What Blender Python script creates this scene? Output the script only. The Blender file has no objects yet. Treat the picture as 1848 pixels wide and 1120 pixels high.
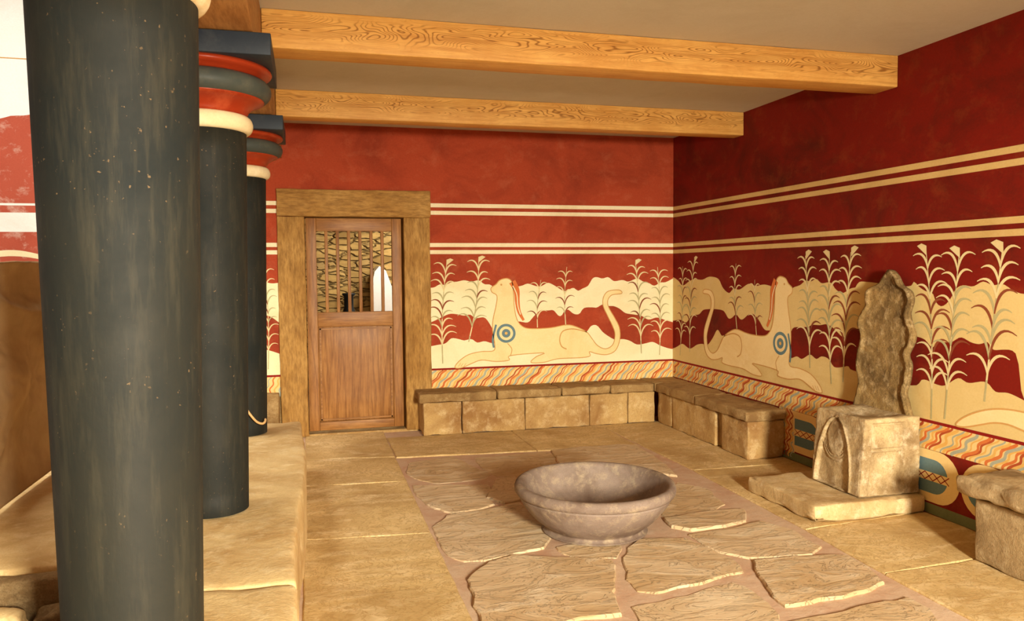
import bpy, bmesh, math, random
import numpy as np
from mathutils import Vector, noise

# ------------------------------------------------------------------ camera
sc = bpy.context.scene
F_PX, PITCH, ROLL, YAW = 1394.5157, -0.0513633, -0.0079113, 0.2577111
CAM = np.array([-3.4954565, -6.9963565, 1.438])
_F = np.array([math.sin(YAW)*math.cos(PITCH), math.cos(YAW)*math.cos(PITCH), math.sin(PITCH)])
_R0 = np.array([math.cos(YAW), -math.sin(YAW), 0.0]); _U0 = np.cross(_R0, _F)
_R = math.cos(ROLL)*_R0 + math.sin(ROLL)*_U0
_U = -math.sin(ROLL)*_R0 + math.cos(ROLL)*_U0
def at(u, v, ax, val):
    """point of the plane axis=val seen at photo pixel u, v"""
    d = _F + _R*(u-924)/F_PX - _U*(v-560)/F_PX
    return CAM + d*(val-CAM[ax])/d[ax]
cd = bpy.data.cameras.new('camera'); cam = bpy.data.objects.new('camera', cd)
sc.collection.objects.link(cam); sc.camera = cam
cd.sensor_fit = 'HORIZONTAL'; cd.sensor_width = 36.0; cd.lens = 36.0*F_PX/1848.0
cd.clip_start = 0.05
from mathutils import Matrix
M3 = Matrix(((_R[0], _U[0], -_F[0]), (_R[1], _U[1], -_F[1]), (_R[2], _U[2], -_F[2])))
cam.matrix_world = Matrix.Translation(Vector(CAM)) @ M3.to_4x4()

# ------------------------------------------------------------------ world, lights, exposure
sc.view_settings.view_transform = 'Standard'; sc.view_settings.look = 'None'
sc.view_settings.gamma = 1.0; sc.view_settings.use_curve_mapping = False
sc.view_settings.exposure = 0.0
w = bpy.data.worlds.new('sky'); sc.world = w; w.use_nodes = True
bg = w.node_tree.nodes['Background']; bg.inputs[0].default_value = (1.0, 0.93, 0.80, 1); bg.inputs[1].default_value = 0.12

def area(name, loc, target, sx, sy, power, col, spread=math.pi):
    l = bpy.data.lights.new(name, 'AREA'); l.shape = 'RECTANGLE'; l.size = sx; l.size_y = sy
    l.energy = power; l.color = col; l.spread = spread
    o = bpy.data.objects.new(name, l); sc.collection.objects.link(o); o.location = loc
    o.rotation_euler = (Vector(target)-Vector(loc)).to_track_quat('-Z', 'Z').to_euler()
    return o
# daylight through the doorway behind the viewer, from the light well over the sunken basin, and an added soft fill
area('doorway_daylight', (-2.2, -9.6, 1.82), (-1.75, -2.0, 0.8), 0.5, 0.9, 960, (1.0, 0.92, 0.75))
area('anteroom_fill', (-2.6, -8.4, 1.5), (-2.2, -2.0, 1.1), 2.2, 1.8, 22, (1.0, 0.88, 0.64))  # wide weak fill lamp, added to lift the room beside the doorway light
area('light_well_daylight', (-5.6, -2.0, 4.5), (-5.75, -0.9, 0.3), 1.2, 2.4, 75, (1.0, 0.95, 0.86), 1.7)
area('back_chamber_daylight', (-1.9, 1.9, 2.3), (-3.2, 2.4, 0.8), 0.8, 0.8, 60, (1.0, 0.93, 0.8))

# ------------------------------------------------------------------ node helpers
def newmat(name, rough=0.85):
    m = bpy.data.materials.new(name); m.use_nodes = True
    nt = m.node_tree; b = nt.nodes['Principled BSDF']
    b.inputs['Roughness'].default_value = rough
    if 'Specular IOR Level' in b.inputs: b.inputs['Specular IOR Level'].default_value = 0.18
    return m, nt, b
def nd(nt, t, **kw):
    n = nt.nodes.new(t)
    for k, v in kw.items():
        if k.startswith('i_'):
            n.inputs[k[2:]].default_value = v
        else: setattr(n, k, v)
    return n
def coords(nt, scale=(1, 1, 1), rot=(0, 0, 0)):
    g = nd(nt, 'ShaderNodeNewGeometry'); mp = nd(nt, 'ShaderNodeMapping')
    mp.inputs['Scale'].default_value = scale; mp.inputs['Rotation'].default_value = rot
    nt.links.new(g.outputs['Position'], mp.inputs['Vector']); return mp.outputs[0]
def noisetex(nt, vec, scale, detail=4, rough=0.6, dist=0.0):
    n = nd(nt, 'ShaderNodeTexNoise', i_Scale=scale, i_Detail=detail, i_Roughness=rough, i_Distortion=dist)
    nt.links.new(vec, n.inputs['Vector']); return n.outputs['Fac']
def ramp(nt, fac, stops, interp='LINEAR'):
    r = nd(nt, 'ShaderNodeValToRGB'); cr = r.color_ramp; cr.interpolation = interp
    while len(cr.elements) < len(stops): cr.elements.new(0.5)
    for e, (p, c) in zip(cr.elements, stops):
        e.position = p; e.color = (c, c, c, 1) if isinstance(c, (int, float)) else (*c, 1)
    nt.links.new(fac, r.inputs[0]); return r.outputs[0]
def mix(nt, fac, a, b, mode='MIX'):
    m = nd(nt, 'ShaderNodeMix', data_type='RGBA', blend_type=mode)
    for i, v in ((0, fac), (6, a), (7, b)):
        if isinstance(v, (int, float)): m.inputs[i].default_value = v
        elif isinstance(v, tuple): m.inputs[i].default_value = (*v, 1)
        else: nt.links.new(v, m.inputs[i])
    return m.outputs[2]
def bump(nt, b, h, strength=0.4, dist=0.02, prev=None):
    n = nd(nt, 'ShaderNodeBump', i_Strength=strength, i_Distance=dist)
    nt.links.new(h, n.inputs['Height'])
    if prev is not None: nt.links.new(prev, n.inputs['Normal'])
    nt.links.new(n.outputs[0], b.inputs['Normal']); return n.outputs[0]
def S(r, g, b):            # sRGB 0..255 -> linear
    f = lambda c: (c/255/12.92) if c/255 <= 0.04045 else ((c/255+0.055)/1.055)**2.4
    return (f(r), f(g), f(b))

def plaster(name, base, dark, light, da=0.5, la=0.4, rough=0.8, seed=0.0):
    m, nt, b = newmat(name, rough)
    v = coords(nt, (1, 1, 1.25)); 
    n1 = noisetex(nt, v, 1.5, 8, 0.68, 0.6); n2 = noisetex(nt, v, 5.0, 9, 0.72, 0.3); n3 = noisetex(nt, v, 70, 3, 0.6)
    c = mix(nt, ramp(nt, n1, [(0.46, 0.0), (0.70, da)]), base, dark)
    c = mix(nt, ramp(nt, n2, [(0.52, 0.0), (0.75, la)]), c, light)
    c = mix(nt, ramp(nt, n3, [(0.3, 0.18), (0.6, 0.0)]), c, dark)
    nt.links.new(c, b.inputs['Base Color']); bump(nt, b, mix(nt, 0.5, n2, n3), 0.12, 0.01)
    return m
def stone(name, base, dark, light, scale=1.0, bs=0.6, rough=0.88, pits=0.5, grain=90):
    m, nt, b = newmat(name, rough)
    v = coords(nt)
    n1 = noisetex(nt, v, 2.2*scale, 7, 0.62, 0.4); n2 = noisetex(nt, v, 9*scale, 9, 0.72, 0.2); n3 = noisetex(nt, v, grain*scale, 4, 0.7)
    c = mix(nt, ramp(nt, n1, [(0.38, 0.0), (0.66, 0.85)]), base, dark)
    c = mix(nt, ramp(nt, n2, [(0.50, 0.0), (0.72, 0.75)]), c, light)
    c = mix(nt, ramp(nt, n3, [(0.30, pits), (0.50, 0.0)]), c, dark)
    nt.links.new(c, b.inputs['Base Color'])
    p = bump(nt, b, n3, bs*0.45, 0.006); bump(nt, b, n2, bs, 0.02, p)
    return m
def wood(name, base, dark, light, axis='X', rough=0.55, contour=10.0, cs=0.6, stretch=0.12, fr=5.0):
    m, nt, b = newmat(name, rough)
    s = {'X': (stretch, 1, 1), 'Z': (1, 1, stretch), 'Y': (1, stretch, 1)}[axis]
    v = coords(nt, s)
    n1 = noisetex(nt, v, fr, 2, 0.4, 0.25); n2 = noisetex(nt, v, 60, 4, 0.7); n0 = noisetex(nt, coords(nt), 3.0, 6, 0.65)
    mu = nd(nt, 'ShaderNodeMath', operation='MULTIPLY'); mu.inputs[1].default_value = contour; nt.links.new(n1, mu.inputs[0])
    fr_ = nd(nt, 'ShaderNodeMath', operation='FRACT'); nt.links.new(mu.outputs[0], fr_.inputs[0])
    lines = ramp(nt, fr_.outputs[0], [(0.0, cs), (0.10, cs), (0.24, 0.0), (0.9, 0.0), (1.0, cs)])
    c = mix(nt, ramp(nt, n0, [(0.35, 0.0), (0.7, 0.7)]), base, light)
    c = mix(nt, ramp(nt, n2, [(0.35, 0.55), (0.6, 0.0)]), c, dark)
    c = mix(nt, lines, c, dark)
    nt.links.new(c, b.inputs['Base Color']); bump(nt, b, n2, 0.15, 0.004)
    return m

def beam_mat():
    """pine painted in imitation grain: a row of whorls along each beam, fine streaks beside it"""
    m, nt, b = newmat('golden_pine_grain', 0.5)
    n0 = noisetex(nt, coords(nt), 3.5, 6, 0.65); nf = noisetex(nt, coords(nt, (0.05, 1, 1)), 55, 4, 0.7)
    nw = noisetex(nt, coords(nt, (1.0, 4.0, 5.0)), 2.6, 1.5, 0.4, 0.3)
    mu = nd(nt, 'ShaderNodeMath', operation='MULTIPLY'); mu.inputs[1].default_value = 26.0; nt.links.new(nw, mu.inputs[0])
    fc = nd(nt, 'ShaderNodeMath', operation='FRACT'); nt.links.new(mu.outputs[0], fc.inputs[0])
    lines = ramp(nt, fc.outputs[0], [(0.0, 0.85), (0.10, 0.85), (0.26, 0.0), (0.85, 0.0), (1.0, 0.85)])
    g = nd(nt, 'ShaderNodeNewGeometry'); sx = nd(nt, 'ShaderNodeSeparateXYZ'); nt.links.new(g.outputs['Position'], sx.inputs[0])
    wob = nd(nt, 'ShaderNodeMath', operation='MULTIPLY_ADD'); wob.inputs[1].default_value = 0.06; nt.links.new(noisetex(nt, coords(nt), 2.2, 2), wob.inputs[0]); nt.links.new(sx.outputs[2], wob.inputs[2])
    mr = nd(nt, 'ShaderNodeMapRange'); mr.inputs['From Min'].default_value = 2.53; mr.inputs['From Max'].default_value = 2.80; nt.links.new(wob.outputs[0], mr.inputs['Value'])
    mask = ramp(nt, mr.outputs[0], [(0.30, 0.10), (0.46, 1.0), (0.62, 1.0), (0.78, 0.12)])
    ml = nd(nt, 'ShaderNodeMath', operation='MULTIPLY'); nt.links.new(lines, ml.inputs[0]); nt.links.new(mask, ml.inputs[1])
    c = mix(nt, ramp(nt, n0, [(0.35, 0.0), (0.68, 0.8)]), S(226, 174, 94), S(206, 148, 70))
    c = mix(nt, ramp(nt, nf, [(0.35, 0.5), (0.58, 0.0)]), c, S(176, 112, 44))
    c = mix(nt, ml.outputs[0], c, S(136, 84, 30))
    nt.links.new(c, b.inputs['Base Color']); bump(nt, b, nf, 0.12, 0.004); return m
def shaft_mat():
    """brushed charcoal paint, rubbed in vertical streaks and chipped in small tan specks"""
    m, nt, b = newmat('charcoal_painted_column', 0.66)
    v = coords(nt)
    n1 = noisetex(nt, v, 1.8, 7, 0.65, 0.4); st = noisetex(nt, coords(nt, (1, 1, 0.12)), 26, 5, 0.7); sp = noisetex(nt, v, 85, 2, 0.5); cl = noisetex(nt, v, 3.5, 4, 0.6)
    c = mix(nt, ramp(nt, n1, [(0.36, 0.0), (0.66, 0.9)]), S(40, 39, 32), S(25, 29, 28))
    c = mix(nt, ramp(nt, st, [(0.50, 0.0), (0.74, 0.7)]), c, S(58, 54, 42))
    chips = ramp(nt, sp, [(0.70, 0.0), (0.735, 0.9)]); zone = ramp(nt, cl, [(0.42, 0.0), (0.58, 1.0)])
    mm = nd(nt, 'ShaderNodeMath', operation='MULTIPLY'); nt.links.new(chips, mm.inputs[0]); nt.links.new(zone, mm.inputs[1])
    c = mix(nt, mm.outputs[0], c, S(104, 84, 58))
    nt.links.new(c, b.inputs['Base Color']); p = bump(nt, b, st, 0.10, 0.006); bump(nt, b, n1, 0.15, 0.02, p)
    nt.links.new(ramp(nt, n1, [(0.3, 0.55), (0.7, 0.8)]), b.inputs['Roughness']); return m
MAT = {}
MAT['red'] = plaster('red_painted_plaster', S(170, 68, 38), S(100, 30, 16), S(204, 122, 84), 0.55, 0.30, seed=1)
MAT['red_shaded'] = plaster('red_plaster_painted_shade', S(124, 24, 10), S(62, 22, 8), S(150, 78, 36), 0.75, 0.36)  # back wall's red darkened: the right wall's shade is in the colour
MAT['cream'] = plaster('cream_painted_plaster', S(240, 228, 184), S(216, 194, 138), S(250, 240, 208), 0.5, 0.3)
MAT['cream_right'] = plaster('cream_plaster_painted_shade', S(220, 194, 130), S(196, 160, 94), S(232, 210, 156), 0.6, 0.4)  # same cream paint, dimmer light on the right wall put into its colour
MAT['stripe_right'] = plaster('ivory_stripe_painted_shade', S(214, 184, 120), S(180, 140, 78), S(228, 204, 150), 0.6, 0.4)  # stripe paint darkened likewise, right wall shade painted in
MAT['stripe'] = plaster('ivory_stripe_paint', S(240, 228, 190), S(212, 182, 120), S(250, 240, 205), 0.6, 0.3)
MAT['red_line'] = plaster('dark_red_line_paint', S(140, 26, 18), S(96, 20, 14), S(160, 50, 34), 0.4, 0.2)
MAT['beast'] = plaster('tan_beast_paint', S(240, 216, 158), S(224, 186, 118), S(246, 230, 186), 0.6, 0.5)
MAT['tan_line'] = plaster('tan_outline_paint', S(206, 158, 92), S(176, 120, 60), S(222, 180, 116), 0.6, 0.4)
MAT['reed'] = plaster('grey_olive_reed_paint', S(182, 172, 124), S(150, 140, 100), S(206, 194, 150), 0.6, 0.4)
MAT['reed_light'] = plaster('pale_reed_paint', S(226, 208, 156), S(200, 176, 120), S(236, 222, 180), 0.6, 0.4)
MAT['reed_brown'] = plaster('brown_reed_paint', S(140, 72, 44), S(100, 60, 40), S(160, 100, 60), 0.6, 0.4)
MAT['blue'] = plaster('grey_blue_paint', S(104, 130, 134), S(74, 98, 104), S(130, 150, 146), 0.6, 0.4)
MAT['orange'] = plaster('orange_vein_paint', S(212, 118, 60), S(180, 84, 44), S(226, 150, 90), 0.6, 0.4)
MAT['ochre'] = plaster('ochre_vein_paint', S(226, 178, 96), S(206, 150, 70), S(236, 200, 130), 0.6, 0.4)
MAT['vein_grey'] = plaster('grey_vein_paint', S(170, 172, 150), S(140, 146, 130), S(190, 190, 164), 0.6, 0.4)
MAT['green'] = plaster('dull_green_base_paint', S(116, 122, 84), S(84, 90, 60), S(140, 142, 100), 0.7, 0.4)
MAT['ceiling'] = plaster('greige_ceiling_plaster', S(202, 196, 178), S(184, 176, 154), S(212, 206, 190), 0.5, 0.3)
MAT['white'] = plaster('whitewashed_plaster', S(244, 240, 232), S(220, 206, 186), S(250, 248, 244), 0.4, 0.3)
MAT['patchy_red'] = plaster('hazed_patchy_red_plaster', S(178, 84, 62), S(150, 62, 44), S(232, 208, 188), 0.4, 0.9)  # patchy red, paled so that bright haze is painted into it
MAT['shaft'] = shaft_mat()
MAT['navy'] = stone('dark_slate_blue_paint', S(48, 56, 64), S(34, 40, 50), S(66, 70, 72), 0.8, 0.06, 0.5, 0.1)
MAT['cushion_grey'] = stone('grey_green_cushion_paint', S(76, 80, 72), S(54, 60, 58), S(96, 94, 80), 0.8, 0.06, 0.5, 0.1)
MAT['cap_red'] = stone('glossy_red_capital_paint', S(158, 54, 24), S(130, 38, 16), S(182, 84, 48), 0.7, 0.05, 0.32, 0.08)
MAT['cap_cream'] = stone('cream_ring_paint', S(236, 220, 176), S(200, 170, 116), S(246, 234, 200), 0.9, 0.1, 0.6, 0.2)
MAT['beam'] = beam_mat()
MAT['arch_wood'] = wood('brown_architrave_wood', S(178, 126, 70), S(126, 78, 36), S(196, 150, 94), 'Y', 0.6, 8, 0.35)
MAT['frame_wood'] = wood('weathered_ochre_door_frame', S(166, 122, 60), S(104, 66, 26), S(200, 158, 92), 'Z', 0.75, 5, 0.25, 0.2)
MAT['door_wood'] = wood('brown_door_wood', S(156, 104, 50), S(100, 56, 20), S(182, 132, 76), 'Z', 0.42, 7, 0.35, 0.08)
MAT['bench'] = stone('ochre_bench_stone', S(196, 162, 104), S(140, 98, 54), S(226, 200, 150), 1.0, 0.55)
MAT['bench_slab'] = stone('brown_worn_bench_slab', S(170, 138, 88), S(116, 84, 48), S(204, 176, 124), 1.0, 0.5)
MAT['throne'] = stone('mottled_throne_gypsum', S(196, 170, 124), S(112, 84, 50), S(230, 212, 176), 1.5, 0.5, 0.85, 0.5, 70)
MAT['throne_back'] = stone('dark_stained_backrest_gypsum', S(176, 144, 90), S(74, 54, 32), S(222, 194, 144), 1.9, 1.0, 0.85, 0.6, 70)
MAT['plinth'] = stone('pale_plinth_stone', S(214, 186, 134), S(166, 132, 84), S(236, 216, 176), 1.2, 0.5)
MAT['parapet'] = stone('sandy_parapet_stone', S(230, 200, 142), S(190, 150, 92), S(244, 222, 172), 1.3, 0.45, 0.85, 0.35)
MAT['bowl'] = stone('purple_grey_bowl_stone', S(146, 128, 114), S(104, 84, 70), S(184, 164, 132), 1.6, 0.3, 0.62, 0.35)
MAT['near_stone'] = stone('grey_ochre_near_bench', S(176, 150, 108), S(120, 96, 64), S(204, 182, 142), 1.2, 0.6)
MAT['rubble'] = stone('brown_rubble', S(150, 122, 82), S(92, 70, 44), S(186, 160, 116), 1.5, 0.8)
MAT['mortar'] = stone('mauve_mortar', S(204, 176, 146), S(190, 146, 116), S(214, 192, 164), 1.2, 0.3)
MAT['dark'] = stone('black_metal', S(22, 24, 24), S(12, 12, 12), S(40, 40, 38), 1, 0.05, 0.5, 0.1)
MAT['cable'] = stone('tan_cable_sheath', S(214, 172, 116), S(180, 136, 84), S(230, 196, 140), 2, 0.05, 0.5, 0.1)

def floor_slab_mat(name, base, dark, light, veins):
    m, nt, b = newmat(name, 0.62)
    v = coords(nt)
    n1 = noisetex(nt, v, 1.6, 6, 0.6, 0.5); n2 = noisetex(nt, coords(nt, (1, 2.2, 1), (0, 0, 0.35)), 3.0, 8, 0.62, 1.2); n3 = noisetex(nt, v, 60, 4, 0.7)
    c = mix(nt, ramp(nt, n1, [(0.36, 0.0), (0.66, 0.9)]), base, dark)
    c = mix(nt, ramp(nt, n2, [(0.48, 0.0), (0.74, 0.8)]), c, light)
    if veins:
        n4 = noisetex(nt, v, 11, 5, 0.6, 2.2)
        c = mix(nt, ramp(nt, n4, [(0.455, 0.0), (0.49, 0.7), (0.505, 0.7), (0.54, 0.0)]), c, dark)
        bump(nt, b, mix(nt, 0.3, n2, n3), 0.22, 0.02)
    else:
        # layered, cleft surface: the noise is cut into terraces
        mu = nd(nt, 'ShaderNodeMath', operation='MULTIPLY'); mu.inputs[1].default_value = 11.0; nt.links.new(n2, mu.inputs[0])
        fl = nd(nt, 'ShaderNodeMath', operation='FLOOR'); nt.links.new(mu.outputs[0], fl.inputs[0])
        fc = nd(nt, 'ShaderNodeMath', operation='FRACT'); nt.links.new(mu.outputs[0], fc.inputs[0])
        st = ramp(nt, fc.outputs[0], [(0.0, 0.0), (0.80, 0.12), (1.0, 1.0)])
        ad = nd(nt, 'ShaderNodeMath', operation='ADD'); nt.links.new(fl.outputs[0], ad.inputs[0]); nt.links.new(st, ad.inputs[1])
        p = bump(nt, b, ad.outputs[0], 0.9, 0.006); bump(nt, b, n3, 0.2, 0.006, p)
    nt.links.new(c, b.inputs['Base Color']); return m
MAT['flag'] = floor_slab_mat('cleft_flagstone', S(212, 186, 148), S(188, 154, 108), S(232, 214, 182), False)
MAT['border'] = floor_slab_mat('veined_yellow_gypsum_paving', S(222, 192, 134), S(176, 142, 88), S(238, 214, 166), True)

def tarp_mat():
    m, nt, b = newmat('brown_sacking', 0.95)
    v = coords(nt)
    n1 = noisetex(nt, v, 3, 6, 0.6); n2 = noisetex(nt, v, 260, 2, 0.5)
    c = mix(nt, ramp(nt, n1, [(0.35, 0.0), (0.7, 0.8)]), S(196, 166, 122), S(152, 122, 84))
    nt.links.new(c, b.inputs['Base Color']); bump(nt, b, n2, 0.3, 0.003); return m
MAT['tarp'] = tarp_mat()
def rubble_wall_mat():
    m, nt, b = newmat('dry_rubble_masonry', 0.92)
    v = coords(nt, (0.8, 1, 2.4))
    n0 = noisetex(nt, v, 5, 4, 0.6)
    ad = nd(nt, 'ShaderNodeVectorMath', operation='ADD'); nt.links.new(v, ad.inputs[0])
    sc_ = nd(nt, 'ShaderNodeVectorMath', operation='SCALE'); sc_.inputs['Scale'].default_value = 0.12
    nn = nd(nt, 'ShaderNodeTexNoise', i_Scale=6.0); nt.links.new(v, nn.inputs['Vector']); nt.links.new(nn.outputs['Color'], sc_.inputs[0]); nt.links.new(sc_.outputs[0], ad.inputs[1])
    vo = nd(nt, 'ShaderNodeTexVoronoi', feature='DISTANCE_TO_EDGE', i_Scale=5.0); nt.links.new(ad.outputs[0], vo.inputs['Vector'])
    vc = nd(nt, 'ShaderNodeTexVoronoi', feature='F1', i_Scale=5.0); nt.links.new(ad.outputs[0], vc.inputs['Vector'])
    cell = ramp(nt, vc.outputs['Color'], [(0.0, S(150, 118, 66)), (0.5, S(196, 160, 96)), (1.0, S(170, 140, 90))])
    gap = ramp(nt, vo.outputs['Distance'], [(0.0, 0.75), (0.022, 0.0)])
    c = mix(nt, ramp(nt, noisetex(nt, v, 9, 6, 0.7), [(0.4, 0.0), (0.7, 0.6)]), cell, S(120, 92, 52)); c = mix(nt, gap, c, S(80, 58, 32)); nt.links.new(c, b.inputs['Base Color'])
    bump(nt, b, ramp(nt, vo.outputs['Distance'], [(0.0, 0.0), (0.12, 1.0)]), 1.0, 0.04); return m
MAT['masonry'] = rubble_wall_mat()

# ------------------------------------------------------------------ mesh helpers
class MB:
    def __init__(s): s.v = []; s.f = []; s.m = []; s.mats = []
    def mi(s, m):
        if m not in s.mats: s.mats.append(m)
        return s.mats.index(m)
    def poly(s, pts, m):
        i = len(s.v); s.v += [tuple(map(float, p)) for p in pts]; s.f.append(tuple(range(i, i+len(pts)))); s.m.append(s.mi(m))
    def mesh(s, verts, faces, m):
        i = len(s.v); s.v += [tuple(map(float, p)) for p in verts]; k = s.mi(m)
        for f in faces: s.f.append(tuple(i+j for j in f)); s.m.append(k)
    def box(s, a, b, m):
        x0, y0, z0 = a; x1, y1, z1 = b
        s.mesh([(x0,y0,z0),(x1,y0,z0),(x1,y1,z0),(x0,y1,z0),(x0,y0,z1),(x1,y0,z1),(x1,y1,z1),(x0,y1,z1)],
               [(0,3,2,1),(4,5,6,7),(0,1,5,4),(1,2,6,5),(2,3,7,6),(3,0,4,7)], m)
    def build(s, name, parent=None, smooth=False):
        me = bpy.data.meshes.new(name); me.from_pydata(s.v, [], s.f)
        for m in s.mats: me.materials.append(MAT[m])
        me.polygons.foreach_set('material_index', s.m)
        if smooth: me.polygons.foreach_set('use_smooth', [True]*len(s.f))
        me.update(); o = bpy.data.objects.new(name, me); sc.collection.objects.link(o)
        if parent: o.parent = parent; o.matrix_parent_inverse = parent.matrix_world.inverted()
        return o
def from_bm(name, bm, mat, parent=None, smooth=True, angle=None):
    me = bpy.data.meshes.new(name); bm.to_mesh(me); bm.free(); me.materials.append(MAT[mat])
    me.polygons.foreach_set('use_smooth', [smooth]*len(me.polygons))
    o = bpy.data.objects.new(name, me); sc.collection.objects.link(o)
    if parent: o.parent = parent; o.matrix_parent_inverse = parent.matrix_world.inverted()
    return o
def tag(o, label=None, cat=None, group=None, kind=None):
    if label: o['label'] = label
    if cat: o['category'] = cat
    if group: o['group'] = group
    if cat and not kind: kind = 'thing'
    if kind: o['kind'] = kind
    return o
def empty(name, loc, label=None, cat=None, group=None, kind=None):
    o = bpy.data.objects.new(name, None); sc.collection.objects.link(o); o.location = loc
    o.matrix_world = Matrix.Translation(Vector(loc)); o.empty_display_size = 0.1
    return tag(o, label, cat, group, kind)

def rock_bm(a, b, r=0.015, amp=0.006, freq=6.0, seg=0.06, wear=0.01, seed=0.0, shape=None):
    """worn stone block: rounded edges, chipped and slightly uneven faces"""
    bm = bmesh.new(); bmesh.ops.create_cube(bm, size=1.0)
    a = Vector(a); b = Vector(b); c = (a+b)/2; d = b-a
    for v in bm.verts: v.co = Vector((c[i]+v.co[i]*d[i] for i in range(3)))
    for ax in range(3):
        n = max(1, int(round(d[ax]/seg))); cuts = [a[ax]+d[ax]*k/n for k in range(1, n)]
        cuts += [a[ax]+r*0.4, a[ax]+r, b[ax]-r*0.4, b[ax]-r]
        last = -9
        for t in sorted(cuts):
            if t-last < 1e-4: continue
            last = t
            no = Vector((0, 0, 0)); no[ax] = 1; co = Vector(c); co[ax] = t
            bmesh.ops.bisect_plane(bm, geom=bm.verts[:]+bm.edges[:]+bm.faces[:], plane_co=co, plane_no=no)
    off = Vector((seed*7.3, seed*3.1, seed*5.7))
    for v in bm.verts:
        p = v.co.copy()
        q = Vector((min(max(p[i], a[i]+r), b[i]-r) for i in range(3))); e = p-q
        if e.length > 1e-9: nrm = e.normalized(); p = q+nrm*r
        else: nrm = Vector((0, 0, 0))
        edge = sum(1 for i in range(3) if min(p[i]-a[i], b[i]-p[i]) < r*1.2)
        n1 = noise.fractal((p+off)*freq, 0.8, 2.0, 4)
        k = amp*n1
        if edge >= 2: k -= wear*max(0.0, noise.noise((p+off)*freq*1.7)+0.25)
        p = p+nrm*k
        if shape: p = shape(p, nrm)
        v.co = p
    bm.normal_update()
    return bm
def rock(name, a, b, mat, parent=None, **kw):
    return from_bm(name, rock_bm(a, b, **kw), mat, parent)

def tube_bm(bm, pts, r, sides=8, taper=None):
    pts = [Vector(p) for p in pts]; rings = []
    up = Vector((0, 0, 1))
    for i, p in enumerate(pts):
        t = (pts[min(i+1, len(pts)-1)]-pts[max(i-1, 0)]).normalized()
        x = t.cross(up if abs(t.z) < 0.95 else Vector((1, 0, 0))).normalized(); y = t.cross(x)
        rr = r*(taper[i] if taper else 1)
        rings.append([bm.verts.new(p+(x*math.cos(2*math.pi*k/sides)+y*math.sin(2*math.pi*k/sides))*rr) for k in range(sides)])
    for i in range(len(rings)-1):
        for k in range(sides):
            bm.faces.new((rings[i][k], rings[i+1][k], rings[i+1][(k+1) % sides], rings[i][(k+1) % sides]))
    bm.faces.new(rings[0]); bm.faces.new(rings[-1][::-1])
    bmesh.ops.recalc_face_normals(bm, faces=bm.faces[:])
def lathe_bm(prof, n=96, cx=0, cy=0, wob=0.0):
    bm = bmesh.new(); rings = []
    for r, z in prof:
        if r < 1e-6: rings.append([bm.verts.new((cx, cy, z))]); continue
        ring = []
        for k in range(n):
            a = 2*math.pi*k/n; rr = r*(1+wob*noise.noise(Vector((math.cos(a)*1.5, math.sin(a)*1.5, z*6))))
            ring.append(bm.verts.new((cx+rr*math.cos(a), cy+rr*math.sin(a), z)))
        rings.append(ring)
    for a, b in zip(rings, rings[1:]):
        if len(a) == 1 and len(b) == 1: continue
        for k in range(n):
            k2 = (k+1) % n
            if len(a) == 1: bm.faces.new((a[0], b[k2], b[k]))
            elif len(b) == 1: bm.faces.new((a[k], a[k2], b[0]))
            else: bm.faces.new((a[k], a[k2], b[k2], b[k]))
    bmesh.ops.recalc_face_normals(bm, faces=bm.faces[:]); return bm

# ------------------------------------------------------------------ dimensions
CEIL = 2.724; PX = -3.545                         # ceiling height, inner face of the parapet
A1, A2, B1, B2, RED = 2.054, 1.951, 1.695, 1.595, 0.549
PH = 0.38                                          # parapet height
WAVE = 0.376                                       # foot of the wavy band

# ------------------------------------------------------------------ painted wall decoration (surface pattern of the walls)
class Paint:
    """flat painted shapes on a wall; s runs along the wall, z up, k is the paint layer"""
    def __init__(s, mb, wall): s.mb = mb; s.wall = wall
    def P(s, p, k):
        e = 0.0003*k
        return (p[0], -e, p[1]) if s.wall == 'B' else (-e, p[0], p[1])
    def poly(s, pts, m, k=1):
        ar = sum(pts[i][0]*pts[(i+1) % len(pts)][1]-pts[(i+1) % len(pts)][0]*pts[i][1] for i in range(len(pts)))
        if (ar < 0) == (s.wall == 'B'): pts = pts[::-1]
        s.mb.poly([s.P(p, k) for p in pts], m)
    def rect(s, s0, s1, z0, z1, m, k=1): s.poly([(s0, z0), (s1, z0), (s1, z1), (s0, z1)], m, k)
    def ribbon(s, pts, wd, m, k=3, taper=None):
        """a painted stroke of width wd along pts"""
        pts = [np.array(p, float) for p in pts]; L = []; Rr = []
        n = len(pts)
        for i, p in enumerate(pts):
            t = pts[min(i+1, n-1)]-pts[max(i-1, 0)]; t = t/(np.linalg.norm(t)+1e-9)
            w_ = wd*(taper(i/(n-1)) if taper else 1)/2; nrm = np.array([-t[1], t[0]])
            L.append(p+nrm*w_); Rr.append(p-nrm*w_)
        for i in range(n-1):
            s.poly([L[i], L[i+1], Rr[i+1], Rr[i]], m, k)
def smooth(pts, n=5, closed=False):
    """Catmull-Rom through the points"""
    P = [np.array(p, float) for p in pts]; out = []
    N = len(P)
    for i in range(N if closed else N-1):
        g = (lambda j: P[j % N]) if closed else (lambda j: P[min(max(j, 0), N-1)])
        p0, p1, p2, p3 = g(i-1), g(i), g(i+1), g(i+2)
        for k in range(n):
            t = k/n
            out.append(0.5*((2*p1)+(-p0+p2)*t+(2*p0-5*p1+4*p2-p3)*t*t+(-p0+3*p1-3*p2+p3)*t**3))
    if not closed: out.append(P[-1])
    return [tuple(p) for p in out]
def crop_B(pts, ox, oy, sc_):        # crop pixels -> (x, z) on the back wall
    r = [at(ox+x/sc_, oy+y/sc_, 1, 0.0) for x, y in pts]; return [(p[0], p[2]) for p in r]
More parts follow.
